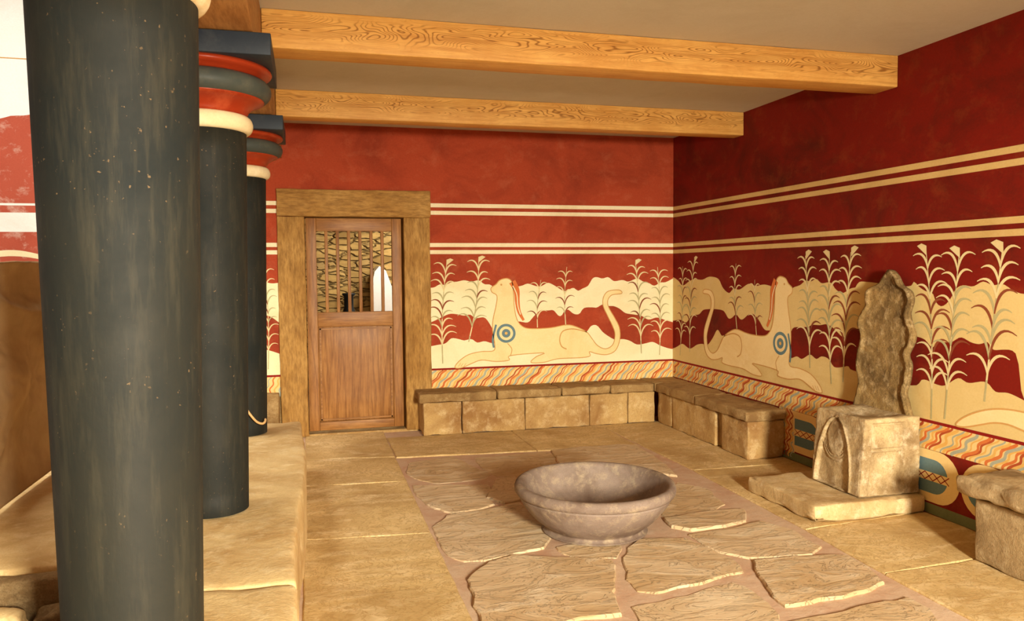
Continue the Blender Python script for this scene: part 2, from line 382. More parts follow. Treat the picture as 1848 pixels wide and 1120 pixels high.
def crop_R(pts, ox, oy, sc_):        # crop pixels -> (y, z) on the right wall
    r = [at(ox+x/sc_, oy+y/sc_, 0, 0.0) for x, y in pts]; return [(p[1], p[2]) for p in r]

def reed(pt, base, top, sp, seed=0, bloom=True, boundary=None):
    rnd = random.Random(seed)
    b = np.array(base, float); t = np.array(top, float); ax = t-b; L = np.linalg.norm(ax)
    bow = rnd.uniform(-0.03, 0.03)
    def c(u): return b+ax*u+np.array([bow*math.sin(u*math.pi), 0])
    ismat = lambda p: 'reed_light' if (boundary and boundary(p)) else 'reed'
    seq = [c(i/14) for i in range(15)]; kb = 4+(seed % 3)*1.3
    for i in range(14): pt.ribbon([seq[i], seq[i+1]], sp*0.05*(1-0.6*i/14), ismat(seq[i]), kb)
    n = max(4, int(L/0.10)); cnt = 0
    for i in range(n):
        u = 0.18+0.80*i/n; p = c(u)
        for sd in (1, -1):
            ln = sp*(0.60-0.18*u)*rnd.uniform(0.85, 1.15); rise = ln*rnd.uniform(1.15, 1.5); cnt += 1
            brown = (rnd.random() < 0.30) and ismat(p+np.array([0, rise*0.6])) == 'reed'
            pts = []
            for k in range(11):
                q = k/10
                pts.append(p+np.array([sd*ln*(0.25*q+0.75*q**2.0), rise*(1.75*q-1.0*q**2.8)*0.75]))
            pt.ribbon(pts, sp*0.052, 'reed_brown' if brown else ismat(pts[6]), kb+0.06+cnt*0.03, lambda q: 0.25+1.0*math.sin(math.pi*min(1, 0.12+q*0.86)))
    if bloom:
        d = -1 if rnd.random() < 0.5 else 1
        q = c(1.0)
        pt.poly([q+np.array([-sp*.02, -sp*.12]), q+np.array([sp*.15*d+sp*.14, sp*.12]), q+np.array([sp*.15*d, sp*.18]), q+np.array([sp*.15*d-sp*.16, sp*.12])], 'reed_light', kb+1.2)
def wavy_band(pt, s0, s1, z0, z1, slant, seed, step=0.036, amp=0.009):
    rnd = random.Random(seed)
    pt.rect(s0, s1, z0, z1, 'cream_wave', 1)
    x = s0-abs(slant); cols = ['orange', 'ochre', 'vein_grey', 'ochre', 'rust', 'orange', 'ochre', 'vein_grey']
    i = 0
    while x < s1+abs(slant):
        wd = rnd.uniform(0.008, 0.019); ph = rnd.uniform(0, 0.6)
        pts = []
        for k in range(25):
            t = k/24
            sx = x+slant*t+amp*math.sin(t*(z1-z0)/0.085*2*math.pi+ph)+0.5*amp*math.sin(t*5+i*0.3)
            pts.append((sx, z0+(z1-z0)*t))
        seg = []
        for p in pts:
            if s0+wd/2 < p[0] < s1-wd/2: seg.append(p)
            else:
                if len(seg) > 2: pt.ribbon(seg, wd, cols[i % len(cols)], 2+0.06*(i % 12))
                seg = []
        if len(seg) > 2: pt.ribbon(seg, wd, cols[i % len(cols)], 2+0.06*(i % 12))
        x += step*rnd.uniform(0.55, 1.25); i += 1
MAT['rust'] = plaster('rust_vein_paint', S(178, 84, 44), S(150, 60, 34), S(200, 120, 70), 0.6, 0.4)
MAT['cream_wave'] = plaster('warm_cream_wave_ground', S(234, 204, 138), S(220, 178, 104), S(240, 220, 166), 0.6, 0.4)

def band_poly(top, bot): return list(top)+list(bot)[::-1]
def interp(curve):
    xs = np.array([p[0] for p in curve]); zs = np.array([p[1] for p in curve]); o = np.argsort(xs); xs, zs = xs[o], zs[o]
    return lambda x: float(np.interp(x, xs, zs))
def strip_fill(pt, top, bot, s0, s1, m, k=2, n=120):
    ft = interp(top); fb = interp(bot) if not isinstance(bot, (int, float)) else (lambda x: bot)
    for i in range(n):
        a = s0+(s1-s0)*i/n; b = s0+(s1-s0)*(i+1)/n
        pt.poly([(a, fb(a)), (b, fb(b)), (b, ft(b)), (a, ft(a))], m, k)
    return ft, fb

# generic reclining beast, drawn in its own unit frame (crop pixels of the back wall)
BEAST = [(235,858),(262,815),(330,768),(420,747),(500,742),(512,700),(496,600),(500,520),(520,430),(526,360),(492,335),(486,305),(520,280),
         (548,250),(600,240),(632,268),(640,330),(646,430),(664,520),(700,570),(760,588),(900,582),(1010,562),(1080,576),(1150,612),(1185,655),
         (1225,705),(1280,728),(1330,700),(1346,640),(1338,590),(1296,500),(1264,430),(1266,370),(1300,328),(1376,320),(1392,344),(1325,354),
         (1296,392),(1302,440),(1342,510),(1376,580),(1380,660),(1350,738),(1290,768),(1220,762),(1168,748),(1172,778),(1100,790),(950,797),
         (850,822),(762,822),(800,782),(850,756),(620,775),(612,806),(520,816),(420,806),(350,830),(285,858)]
def beast(pt, conv):
    out = smooth(conv(BEAST), 4, True); pt.poly(out, 'beast', 10)
    wd = 0.008
    pt.ribbon(out+[out[0]], wd, 'tan_line', 11)
    pt.ribbon(smooth(conv([(1150,612),(1060,590),(985,605),(962,660),(975,710),(1010,730)]), 5), wd*1.3, 'tan_line', 11)
    pt.ribbon(smooth(conv([(620,775),(630,730),(600,690)]), 5), wd, 'tan_line', 11)
    pt.ribbon(smooth(conv([(505,720),(498,660),(520,560)]), 5), wd*2.4, 'blue', 11)
    cx, cy = 590, 620
    def disc(r, m, k): pt.poly(conv([(cx+r*math.cos(a*math.pi/16), cy+r*math.sin(a*math.pi/16)) for a in range(32)]), m, k)
    disc(66, 'blue', 12); disc(48, 'beast', 13); disc(30, 'blue', 14); disc(10, 'ochre', 15)
    pt.ribbon(smooth(conv([(632,262),(662,320),(668,400),(680,470),(712,530)]), 5), 0.075, 'orange', 11, lambda q: 0.9-0.6*q)
    pt.ribbon(smooth(conv([(636,290),(664,350),(672,430),(690,490)]), 5), 0.009, 'cream', 12)
    pt.poly(conv([(556+7*math.cos(a*math.pi/4), 283+7*math.sin(a*math.pi/4)) for a in range(8)]), 'tan_line', 12)
    # paw lines
    for x in (258, 276, 296): pt.ribbon(conv([(x, 850), (x+16, 828)]), 0.004, 'tan_line', 14)

# ---- back wall
mb = MB(); T = 0.28
DX0, DX1, DZ = -3.515, -2.655, 1.95
for a, b in (((-4.30, 0, -0.1), (DX0, T, CEIL)), ((DX1, 0, -0.1), (0.0, T, CEIL)), ((DX0, 0, DZ), (DX1, T, CEIL))): mb.box(a, b, 'red')
pt = Paint(mb, 'B')
CR = (760, 440, 3.85)
top_u = crop_B([(65,305),(95,300),(130,280),(170,285),(210,265),(250,262),(300,252),(350,262),(400,252),(440,280),(480,282),(520,315),(560,310),(640,300),(700,290),(740,275),(790,290),(830,295),(880,270),(920,285),(960,310),(1000,330),(1030,315),(1060,305),(1090,325),(1120,310),(1160,290),(1190,240),(1220,230),(1260,240),(1300,230),(1340,258),(1400,250),(1440,262),(1500,240),(1540,260),(1580,270),(1620,290),(1660,268),(1700,265),(1757,235)], *CR)
bot_u = crop_B([(65,545),(100,530),(140,510),(200,485),(260,490),(300,498),(340,490),(380,515),(440,510),(480,560),(510,600),(600,600),(660,540),(740,545),(780,505),(830,460),(880,462),(920,460),(950,495),(975,500),(990,470),(1020,455),(1060,485),(1100,485),(1130,445),(1190,440),(1220,442),(1260,420),(1300,430),(1340,432),(1380,450),(1420,480),(1480,490),(1530,498),(1580,525),(1640,510),(1700,530),(1757,545)], *CR)
top_l = crop_B([(70,710),(120,700),(170,690),(210,655),(260,660),(300,670),(350,660),(390,685),(440,675),(500,690),(600,690),(900,660),(1100,640),(1150,610),(1180,570),(1220,565),(1260,610),(1300,640),(1350,665),(1400,660),(1450,672),(1500,698),(1560,690),(1610,680),(1660,705),(1720,725),(1757,730)], *CR)
sm = lambda c: smooth(c, 4)
FX1 = -2.415
LW = -4.05
for z0, z1 in ((A1-0.036, A1), (A2, A2+0.036), (B1-0.036, B1), (B2, B2+0.036)):
    pt.rect(LW, -3.73, z0, z1, 'stripe', 2); pt.rect(FX1-.02, -0.001, z0, z1, 'stripe', 2)
ftu, fbu = strip_fill(pt, sm(top_u), sm(bot_u), FX1-.02, -0.001, 'cream', 2)
ftl, _ = strip_fill(pt, sm(top_l), RED, FX1-.02, -0.001, 'cream', 2)
onred = lambda p: p[1] > ftu(p[0]) or (ftl(p[0]) < p[1] < fbu(p[0]))
# left of the door, seen between column and frame
lt = [(LW, 1.40), (-3.93, 1.37), (-3.86, 1.36), (-3.80, 1.345), (-3.74, 1.35)]; lb = [(LW, 1.05), (-3.9, 1.07), (-3.82, 1.06), (-3.74, 1.0)]
ll = [(LW, 0.78), (-3.9, 0.78), (-3.82, 0.76), (-3.74, 0.73)]
pt.rect(LW, -3.73, 0.0, 0.37, 'bench_slab', 2)
f1, f2 = strip_fill(pt, sm(lt), sm(lb), LW, -3.73, 'cream', 2, 20); f3, _ = strip_fill(pt, sm(ll), RED, LW, -3.73, 'cream', 2, 20)
onred_l = lambda p: p[1] > f1(p[0]) or (f3(p[0]) < p[1] < f2(p[0]))
reed(pt, (-3.845, 0.60), (-3.86, 1.50), 0.15, 77, False, onred_l)
for s0, s1 in ((LW, -3.73), (FX1-.02, -0.001)):
    pt.rect(s0, s1, RED-0.018, RED, 'red_line', 3)
wavy_band(pt, LW, -3.73, 0.36, RED-0.018, 0.05, 3)
wavy_band(pt, FX1-.02, -0.002, 0.36, RED-0.018, 0.17, 4)
for i, (b, t, sp) in enumerate((((150,830),(178,130),.22), ((330,680),(400,110),.22), ((808,580),(832,250),.17), ((1004,560),(1012,160),.17), ((1530,760),(1490,130),.22), ((1656,770),(1642,160),.2))):
    b2, t2 = crop_B([b, t], *CR); reed(pt, b2, t2, sp, i+1, i in (0, 1, 4), onred)
beast(pt, lambda P: crop_B(P, *CR))
wall_back = mb.build('wall_back'); tag(wall_back, kind='structure')

# ---- right wall
mb = MB(); mb.box((0, -9.0, -0.1), (0.25, T, CEIL), 'red_shaded'); pt = Paint(mb, 'R')
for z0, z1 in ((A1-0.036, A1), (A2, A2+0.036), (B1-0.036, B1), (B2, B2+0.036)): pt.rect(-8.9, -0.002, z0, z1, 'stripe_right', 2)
C6 = (1200, 400, 3.111); C8 = (1560, 260, 2.24)
rtu = crop_R([(50,312),(75,330),(100,358),(135,335),(165,322),(210,325),(250,308),(300,320),(325,370),(360,400),(385,375),(420,380),(470,348),(510,360),(560,352),(620,370),(690,400),(720,370),(760,355),(790,330),(820,335),(850,320),(880,345),(930,340),(960,380),(1000,400),(1040,375),(1080,365),(1105,335)], *C6) + \
      crop_R([(170,575),(200,556),(220,575),(250,595),(275,600),(290,640),(315,655),(345,630),(370,585),(400,570),(440,575),(480,555),(520,570),(560,565),(600,590),(645,605),(700,590),(760,610),(860,560)], *C8)
rbu = crop_R([(50,555),(90,550),(120,565),(150,525),(190,520),(215,495),(245,490),(285,490),(330,500),(355,540),(375,540),(400,520),(430,550),(470,520),(500,520),(530,555),(560,605),(600,610),(700,620),(720,595),(760,590),(800,590),(830,578),(870,580),(910,575),(950,600),(990,640),(1015,645),(1050,600),(1080,600)], *C6) + \
      crop_R([(190,775),(215,778),(245,790),(275,822),(300,800),(350,800),(390,780),(430,800),(465,808),(500,800),(520,830),(560,830),(600,835),(622,875),(640,1020),(700,1060),(860,1100)], *C8)
rtl = crop_R([(50,710),(70,700),(100,685),(140,712),(180,690),(210,685),(240,690),(270,650),(295,605),(320,640),(345,640),(500,700),(690,750),(700,770),(740,755),(770,770),(815,745),(850,770),(880,755),(920,770),(950,815),(1000,815),(1030,810),(1060,835)], *C6) + \
      crop_R([(185,975),(235,950),(290,970),(325,975),(380,945),(420,965),(490,960),(530,1000),(580,1005),(640,1032),(700,1065),(860,1105)], *C8)
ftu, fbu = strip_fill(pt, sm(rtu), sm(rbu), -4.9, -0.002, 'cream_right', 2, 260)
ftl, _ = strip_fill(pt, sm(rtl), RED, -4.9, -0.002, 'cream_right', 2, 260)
onred_r = lambda p: p[1] > ftu(p[0]) or (ftl(p[0]) < p[1] < fbu(p[0]))
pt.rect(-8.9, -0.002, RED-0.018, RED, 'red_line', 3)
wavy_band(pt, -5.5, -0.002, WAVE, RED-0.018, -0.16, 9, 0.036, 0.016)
for i, (c, b, t, sp) in enumerate(((C6,(85,750),(100,250),.20), (C6,(140,730),(165,215),.22), (C6,(405,600),(400,235),.20), (C6,(515,640),(505,325),.18), (C6,(815,820),(790,190),.24),
        (C6,(935,910),(925,190),.24), (C6,(1000,900),(1045,170),.24), (C8,(270,1110),(250,430),.24), (C8,(325,1110),(385,440),.24), (C8,(485,1040),(560,420),.26))):
    b2, t2 = crop_R([b, t], *c); reed(pt, b2, t2, sp, i+21, i not in (0, 2, 3), onred_r)
xb = crop_B(BEAST, *CR)
# the beast of the right wall mirrors the one of the back wall about the corner
off = -0.02
def convR(P): return [(p[0]*1.033-0.044, p[1]+0.012) for p in crop_B(P, *CR)]
beast(pt, convR)
# fore leg of a further beast behind the near bench
leg = crop_R([(265,205),(300,170),(380,135),(470,118),(560,120),(647,135),(760,160),(760,290),(647,240),(560,205),(480,195),(410,205),(350,215),(300,218)], 1640, 700, 3.111)
leg = smooth(leg, 4, True); pt.poly(leg, 'beast', 7); pt.ribbon(leg+[leg[0]], 0.009, 'tan_line', 8)
# dado: green foot, red ground, cream rounded panels with grey-blue fields and a crossed band
pt.rect(-5.5, -1.7, 0.0, 0.06, 'green', 2); 
wavy_band(pt, -2.00, -1.80, 0.02, WAVE+.004, -0.04, 31, 0.045, 0.02)
wavy_band(pt, -3.20, -3.06, 0.02, WAVE+.004, -0.04, 32, 0.045, 0.02)
def panel(s0, s1, left_flat, k=3):
    zc = 0.222; hz = 0.152; n = 14
    def shape(a, b, h, flat):
        pts = []; rr = min(h, (a-b)/2 if not flat else (a-b))
        # a is the far end (toward the corner), b the near end
        if flat: pts += [(a, zc-h), (a, zc+h)]
        else: pts += [(a-rr+rr*math.cos(t), zc+h*math.sin(t)) for t in np.linspace(-math.pi/2, math.pi/2, n)]
        pts += [(b+rr+rr*math.cos(t), zc+h*math.sin(t)) for t in np.linspace(math.pi/2, 3*math.pi/2, n)]
        return pts
    pt.poly(shape(s0, s1, hz, left_flat), 'cream_wave', k)
    inner = shape(s0-(0 if left_flat else .04), s1+0.085, hz-0.052, left_flat)
    pt.poly(inner, 'blue', k+1)
    e0 = s0-(0 if left_flat else .035); e1 = s1+0.075
    pt.rect(e1, e0, zc-0.028, zc+0.022, 'cream_wave', k+2)
    m = 4; st = (e0-e1)/m
    for j in range(m):
        x0 = e0-st*j; x1 = x0-st
        pt.ribbon([(x0, zc-0.026), (x1, zc+0.02)], 0.006, 'red_line', k+3); pt.ribbon([(x0, zc+0.02), (x1, zc-0.026)], 0.006, 'red_line', k+3)
panel(-2.00, -2.36, True); panel(-2.37, -2.72, False); panel(-3.205, -3.516, True); panel(-3.522, -3.88, False); panel(-3.89, -4.25, False)
wall_right = mb.build('wall_right'); tag(wall_right, kind='structure')

# ---- ceiling, front wall, walls of the sunken basin side
mb = MB(); mb.box((-4.22, -9.0, CEIL), (0.25, T, CEIL+0.25), 'ceiling'); tag(mb.build('ceiling'), kind='structure')
mb = MB(); mb.box((-7.2, -7.75, 0), (-3.95, -7.5, CEIL), 'red'); mb.box((-1.2, -7.75, 0), (0, -7.5, CEIL), 'red'); mb.box((-3.95, -7.75, 1.97), (-1.2, -7.5, CEIL), 'red')
tag(mb.build('wall_front'), kind='structure')
mb = MB(); mb.box((-7.2, 0, -0.6), (-4.30, T, 4.6), 'white'); pt = Paint(mb, 'B')
edge = [(-7.0+i*0.09, 2.70+0.06*noise.fractal(Vector((i*0.35, 0, 0)), 0.7, 2, 4)) for i in range(30)]
strip_fill(pt, edge, 2.007, -7.0, -4.31, 'patchy_red', 2, 60)
pt.rect(-7.0, -4.31, 1.933, 1.989, 'patchy_red', 2); pt.rect(-7.0, -4.31, 0.0, 1.779, 'patchy_red', 2)
pt.ribbon(smooth([(-6.6, 1.62), (-6.1, 1.58), (-5.8, 1.61), (-5.6, 1.585), (-5.3, 1.50)], 5), 0.035, 'cream', 3, lambda q: 0.4+math.sin(q*math.pi))
pt.ribbon([(-7.0, 3.15), (-6.0, 3.146), (-4.31, 3.14)], 0.008, 'tan_line', 3)
tag(mb.build('wall_basin_back'), kind='structure')
mb = MB(); mb.box((-7.2, -9, -0.6), (-6.95, 0, 4.6), 'white'); tag(mb.build('wall_left'), kind='structure')

# ------------------------------------------------------------------ floor: paved in slabs over mauve mortar
mb = MB()
mb.box((-7.2, -9.0, -0.75), (-4.45, 0.0, -0.6), 'rubble')
mb.mesh([(-4.45,-9,-.011),(0,-9,-.011),(0,0.0,-.011),(-4.45,0.0,-.011),(-4.45,-9,-.3),(0,-9,-.3),(0,0,-.3),(-4.45,0,-.3)], [(0,1,2,3),(7,6,5,4),(0,3,7,4)], 'mortar')
def slab(poly, mat, top=0.0, seed=0, tilt=0.0, rough=0.012):
    """one irregular paving slab: jagged outline, rounded arris, slightly uneven top"""
    P = [np.array(p[:2], float) for p in poly]
    ar = sum(P[i][0]*P[(i+1) % len(P)][1]-P[(i+1) % len(P)][0]*P[i][1] for i in range(len(P)))
    if ar < 0: P = P[::-1]
    out = []
    for i in range(len(P)):
        a, b = P[i], P[(i+1) % len(P)]; L = np.linalg.norm(b-a); n = max(1, int(L/0.04))
        for k in range(n):
            p = a+(b-a)*k/n; t = (b-a)/(L+1e-9); nr = np.array([-t[1], t[0]])
            out.append(p-nr*0.007*(mat == 'flag')+nr*rough*noise.fractal(Vector((p[0]*7+seed, p[1]*7, 0)), 0.8, 2, 3))
    c = sum(out)/len(out)
    bm = bmesh.new()
    def ring(inset, z, lay):
        r = []
        n = len(out)
        for i, p in enumerate(out):
            t = out[(i+1) % n]-out[i-1]; t = t/(np.linalg.norm(t)+1e-9); q = p+np.array([-t[1], t[0]])*inset
            zz = z+(tilt*(q[0]-c[0]) if lay else 0)+(0.004*noise.fractal(Vector((q[0]*3+seed*2, q[1]*3, seed)), 0.8, 2, 4) if lay else 0)
            r.append(bm.verts.new((q[0], q[1], zz)))
        return r
    r0 = ring(0, -0.02, False); r1 = ring(0.0, top-0.007, False); r2 = ring(0.006, top-0.001, True)
    for a, b in ((r0, r1), (r1, r2)):
        for i in range(len(a)): bm.faces.new((a[i], a[(i+1) % len(a)], b[(i+1) % len(a)], b[i]))
    f = bm.faces.new(r2)
    bmesh.ops.triangulate(bm, faces=[f])
    bm.verts.index_update()
    mb.mesh([v.co for v in bm.verts], [[v.index for v in fc.verts] for fc in bm.faces], mat); bm.free()
def fl(pts, ox=0, oy=0, s=1.0): return [at(ox+x/s, oy+y/s, 2, 0.0) for x, y in pts]
c4 = (540, 760, 3.111); c2 = (1000, 760, 3.111); c3 = (1400, 860, 4.125)
flags = [
 fl([(625,225),(860,190),(960,240),(1080,290),(1040,318),(780,342),(640,315),(600,280)], *c4),
 fl([(640,356),(1060,352),(1075,385),(1048,425),(1090,462),(1000,490),(850,505),(740,472),(690,435),(655,400)], *c4),
 fl([(1110,322),(1215,312),(1235,440),(1150,455),(1062,425)], *c4),
 fl([(985,200),(1380,165),(1480,205),(1420,260),(1260,306),(1110,300),(1020,250)], *c4),
 fl([(760,585),(830,525),(1080,485),(1240,450),(1400,600),(1400,650),(1370,705),(1250,730),(1050,775),(930,770),(840,745),(780,660)], *c4),
 fl([(881,1014),(926,1004),(1000,1006),(1060,1008),(1104,1013),(1106,1040),(1104,1068),(1120,1108),(1050,1115),(1000,1128),(900,1170),(880,1180),(866,1110),(856,1075),(845,1045)]),
 fl([(1005,985),(1060,975),(1108,970),(1125,985),(1112,1004),(1045,1004),(1016,996)]),
 fl([(415,705),(480,662),(620,650),(740,655),(880,722),(1000,765),(1068,840),(900,876),(560,955),(470,940),(408,880),(398,760)], *c2),
 fl([(620,545),(900,500),(1075,498),(1065,558),(960,583),(760,605),(660,588)], *c2),
 fl([(600,470),(690,335),(860,370),(955,460),(900,488),(620,532)], *c2),
 fl([(760,630),(1000,595),(1170,560),(1330,605),(1490,700),(1440,740),(1100,765),(890,710)], *c2),
 fl([(1362,1011),(1450,1005),(1500,1001),(1530,1003),(1560,1022),(1595,1050),(1545,1068),(1480,1082),(1416,1092),(1388,1060),(1370,1040)]),
 fl([(1140,1092),(1225,1074),(1322,1046),(1345,1054),(1383,1083),(1405,1105),(1415,1150),(1190,1185),(1150,1110)]),
 fl([(1425,1118),(1509,1104),(1570,1090),(1642,1077),(1675,1098),(1720,1150),(1500,1180)]),
 fl([(995,812),(1120,802),(1150,804),(1200,838),(1222,858),(1150,850),(1010,835)]),
]
for i, p in enumerate(flags): slab(p, 'flag', 0.0+0.006*((i*7) % 3-1), i+1, 0.004*((i*5) % 3-1), 0.016)
rnd = random.Random(5)
for iy in range(5):                                    # the paving runs on beneath the viewer
    y1 = -4.62-iy*0.62; x = -2.83
    while x < -1.0:
        wd = rnd.uniform(0.5, 0.8); x2 = min(x+wd, -0.92)
        slab([(x+.03, y1-.58), (x2-.03, y1-.55+rnd.uniform(-.05, .03)), (x2-rnd.uniform(.0, .06), y1-.03), (x+.04, y1-rnd.uniform(.0, .05))], 'flag', 0, 40+iy, 0, 0.02); x = x2
g = 0.005
def q4(a, b, c, d, s): slab([a, b, c, d], 'border', 0.0, s, 0, 0.004)
XL = -2.866; XR = -0.83
q4((PX, -0.90), (XL-.0, -1.0), (XL, 0.0), (PX, 0.0), 60)
for (ya, yb, s) in ((-1.66, -0.91, 61), (-2.75, -1.665, 62), (-3.9, -2.755, 63), (-5.2, -3.905, 64), (-6.5, -5.205, 65), (-9.0, -6.505, 66)): q4((PX, ya), (XL, ya-.07), (XL, yb-.07 if yb < -1 else -1.005), (PX, yb), s)
for (xa, xb, s) in ((XL+.006, -1.75, 70), (-1.744, -0.9, 71)): q4((xa, -1.02-(xa+2.86)*.088), (xb, -1.02-(xb+2.86)*.088), (xb, -0.30), (xa, -0.30), s)
q4((-0.84, -2.02), (0, -2.05), (0, -0.3), (-0.895, -0.3), 72)
q4((-0.86, -3.34), (0, -3.26), (0, -2.056), (-0.845, -2.026), 73)
q4((-0.89, -3.98), (0, -3.93), (0, -3.266), (-0.862, -3.346), 74)
q4((-0.90, -5.4), (0, -5.4), (0, -3.936), (-0.892, -3.988), 75)
q4((-0.92, -9.0), (0, -9.0), (0, -5.406), (-0.90, -5.406), 76)
mb.box((DX0-.2, -0.02, -0.02), (DX1+.2, T, 0.012), 'bench')          # door threshold
mb.box((-5.2, T, -0.1), (-0.6, 4.2, 0.0), 'rubble')
floor_o = mb.build('floor'); tag(floor_o, kind='structure')

# ------------------------------------------------------------------ timber beams and architrave
def timber(name, a, b, mat, label, cat, group=None, r=0.006, seed=1):
    o = rock(name, a, b, mat, None, r=r, amp=0.0015, freq=3, seg=0.15, wear=0.002, seed=seed)
    return tag(o, label, cat, group)
timber('ceiling_beam', (-3.69, -2.99, 2.535), (-0.001, -2.79, CEIL), 'beam', 'nearer golden grained timber beam across the ceiling above the throne', 'beam', 'golden timber ceiling beams', seed=1)
timber('ceiling_beam', (-3.69, -1.272, 2.535), (-0.001, -1.12, CEIL), 'beam', 'farther golden grained timber beam across the ceiling, close to the door wall', 'beam', 'golden timber ceiling beams', seed=2)
timber('architrave', (-4.19, -7.49, 2.419), (-3.691, -0.004, CEIL-0.003), 'arch_wood', 'brown wooden architrave resting along the tops of the dark columns', 'beam')

# ------------------------------------------------------------------ columns
CAPZ = [('ring', 'cap_cream'), ('neck', 'cap_red'), ('torus', 'navy'), ('lip', 'cap_red')]
def arc(r0, rm, z0, z1, n=9):
    return [(r0+(rm-r0)*math.sin(math.pi*k/n), z0+(z1-z0)*(1-math.cos(math.pi*k/n))/2) for k in range(n+1)]
def column(x, y, label):
    r = empty('column', (x, y, PH), label, 'column', 'dark tapering columns on the stone parapet')
    prof = [(0.0, PH), (0.146, PH)]
    for k in range(17):
        t = k/16; prof.append((0.146+0.030*t, PH+(2.052-PH)*t))
    prof.append((0.0, 2.052))
    from_bm('shaft', lathe_bm(prof, 96, x, y), 'shaft', r)
    ringp = [(0.0, 2.05)]+arc(0.178, 0.205, 2.05, 2.124)+[(0.0, 2.124)]
    tag(from_bm('neck_ring', lathe_bm(ringp, 96, x, y), 'cap_cream', r), 'cream ring')
    sc1 = [(0.0, 2.122), (0.180, 2.122), (0.182, 2.135), (0.190, 2.150), (0.206, 2.166), (0.230, 2.180), (0.252, 2.188), (0.256, 2.196), (0.0, 2.196)]
    tag(from_bm('flared_collar', lathe_bm(sc1, 96, x, y), 'cap_red', r), 'glossy red flared collar')
    to = [(0.0, 2.19)]+arc(0.236, 0.286, 2.19, 2.284, 14)+[(0.0, 2.284)]
    tag(from_bm('cushion', lathe_bm(to, 96, x, y), 'cushion_grey', r), 'grey-green cushion')
    lip = [(0.0, 2.282), (0.244, 2.282), (0.250, 2.288), (0.268, 2.300), (0.286, 2.306), (0.290, 2.314), (0.286, 2.326), (0.0, 2.326)]
    tag(from_bm('upper_disc', lathe_bm(lip, 96, x, y), 'cap_red', r), 'red disc')
    rock('abacus', (x-0.30, y-0.30, 2.326), (x+0.30, y+0.30, 2.416), 'navy', r, r=0.004, amp=0.001, freq=4, seg=0.1, wear=0.001, seed=y)
    return r
column(-3.905, -5.05, 'huge nearest dark charcoal column filling the left of the view, capital out of sight')
column(-3.922, -3.34, 'middle dark column on the parapet, with full red and cream capital')
column(-3.925, -1.63, 'farthest and smallest dark column, standing nearest the wooden door')

# ------------------------------------------------------------------ parapet (stone kerb carrying the columns)
par = empty('parapet', (-3.9, -4.0, 0), 'low pale sandy stone parapet with wavy worn edge carrying the dark columns', 'parapet')
def wavy(p, n):
    d = 0.0
    if p.x > -3.9:
        wgt = min(1.0, (p.x+3.9)/0.3); d = 0.018*math.sin(p.y*2.3+1.0)+0.012*noise.noise(Vector((0, p.y*2.7, 3)))
        p = Vector((p.x+d*wgt, p.y, p.z))
    if p.z > 0.2: p = Vector((p.x, p.y, p.z+0.006*noise.noise(Vector((p.x*2.0, p.y*1.7, 1)))))
    return p
def capstone(a, b, seed):
    rock('capstone', a, b, 'parapet', par, r=0.022, amp=0.005, freq=5, seg=0.06, wear=0.012, seed=seed, shape=wavy)
capstone((-4.17, -7.47, -0.1), (PX, -4.275, PH-0.006), 1)
capstone((-4.17, -4.268, -0.1), (PX, -1.28, PH-0.006), 2)
capstone((-5.15, -3.870, -0.1), (-4.173, -1.28, PH-0.006), 3)

rock('ledge_facing', (-5.15, -3.96, -0.1), (-4.176, -3.874, 0.355), 'rubble', par, r=0.02, amp=0.010, freq=6, seg=0.04, wear=0.02, seed=7)
# rubble in the corner by the nearest column
def stone_px(u0, u1, v, y0, y1, mat, label, seed):
    a = at(u0, v, 1, y0); b = at(u1, v, 1, y0); zt = at(u1, v, 1, y1)[2]
    o = rock('rubble_stone', (a[0], y0, 0.005), (min(b[0], -4.19), y1, zt), mat, None, r=0.03, amp=0.008, freq=7, seg=0.025, wear=0.03, seed=seed)
    tag(o, label, 'stone', 'broken stones below the ledge')
stone_px(-40, 30, 1086, -4.12, -3.975, 'parapet', 'pale broken stone at the very bottom left corner', 3)
stone_px(46, 134, 1078, -4.10, -3.975, 'rubble', 'dull brown broken stone against the nearest column, below the ledge', 5)

rock('footing', (-5.2, -4.95, -0.6), (-4.18, -3.965, 0.0), 'rubble', par, r=0.03, amp=0.008, freq=5, seg=0.07, wear=0.02, seed=8)

# low block left of the door frame
tag(rock('corner_block', (-4.02, -0.13, 0.0), (-3.755, -0.002, 0.40), 'bench_slab', None, r=0.015, amp=0.008, freq=6, seg=0.04, wear=0.012, seed=12), 'low brown stone block between the farthest column and the door frame', 'stone block')

# cable
bm = bmesh.new()
pts = smooth([at(u, v, 1, y) for u, v, y in ((441, 729, -1.84), (447, 741, -1.83), (455, 752, -1.83), (464, 761, -1.82), (473, 764, -1.81), (478, 761, -1.79), (479, 756, -1.76))], 6)
tube_bm(bm, pts, 0.0075, 8)
tag(from_bm('cable', bm, 'cable'), 'thin tan cable looping down beside the foot of the farthest column', 'cable')

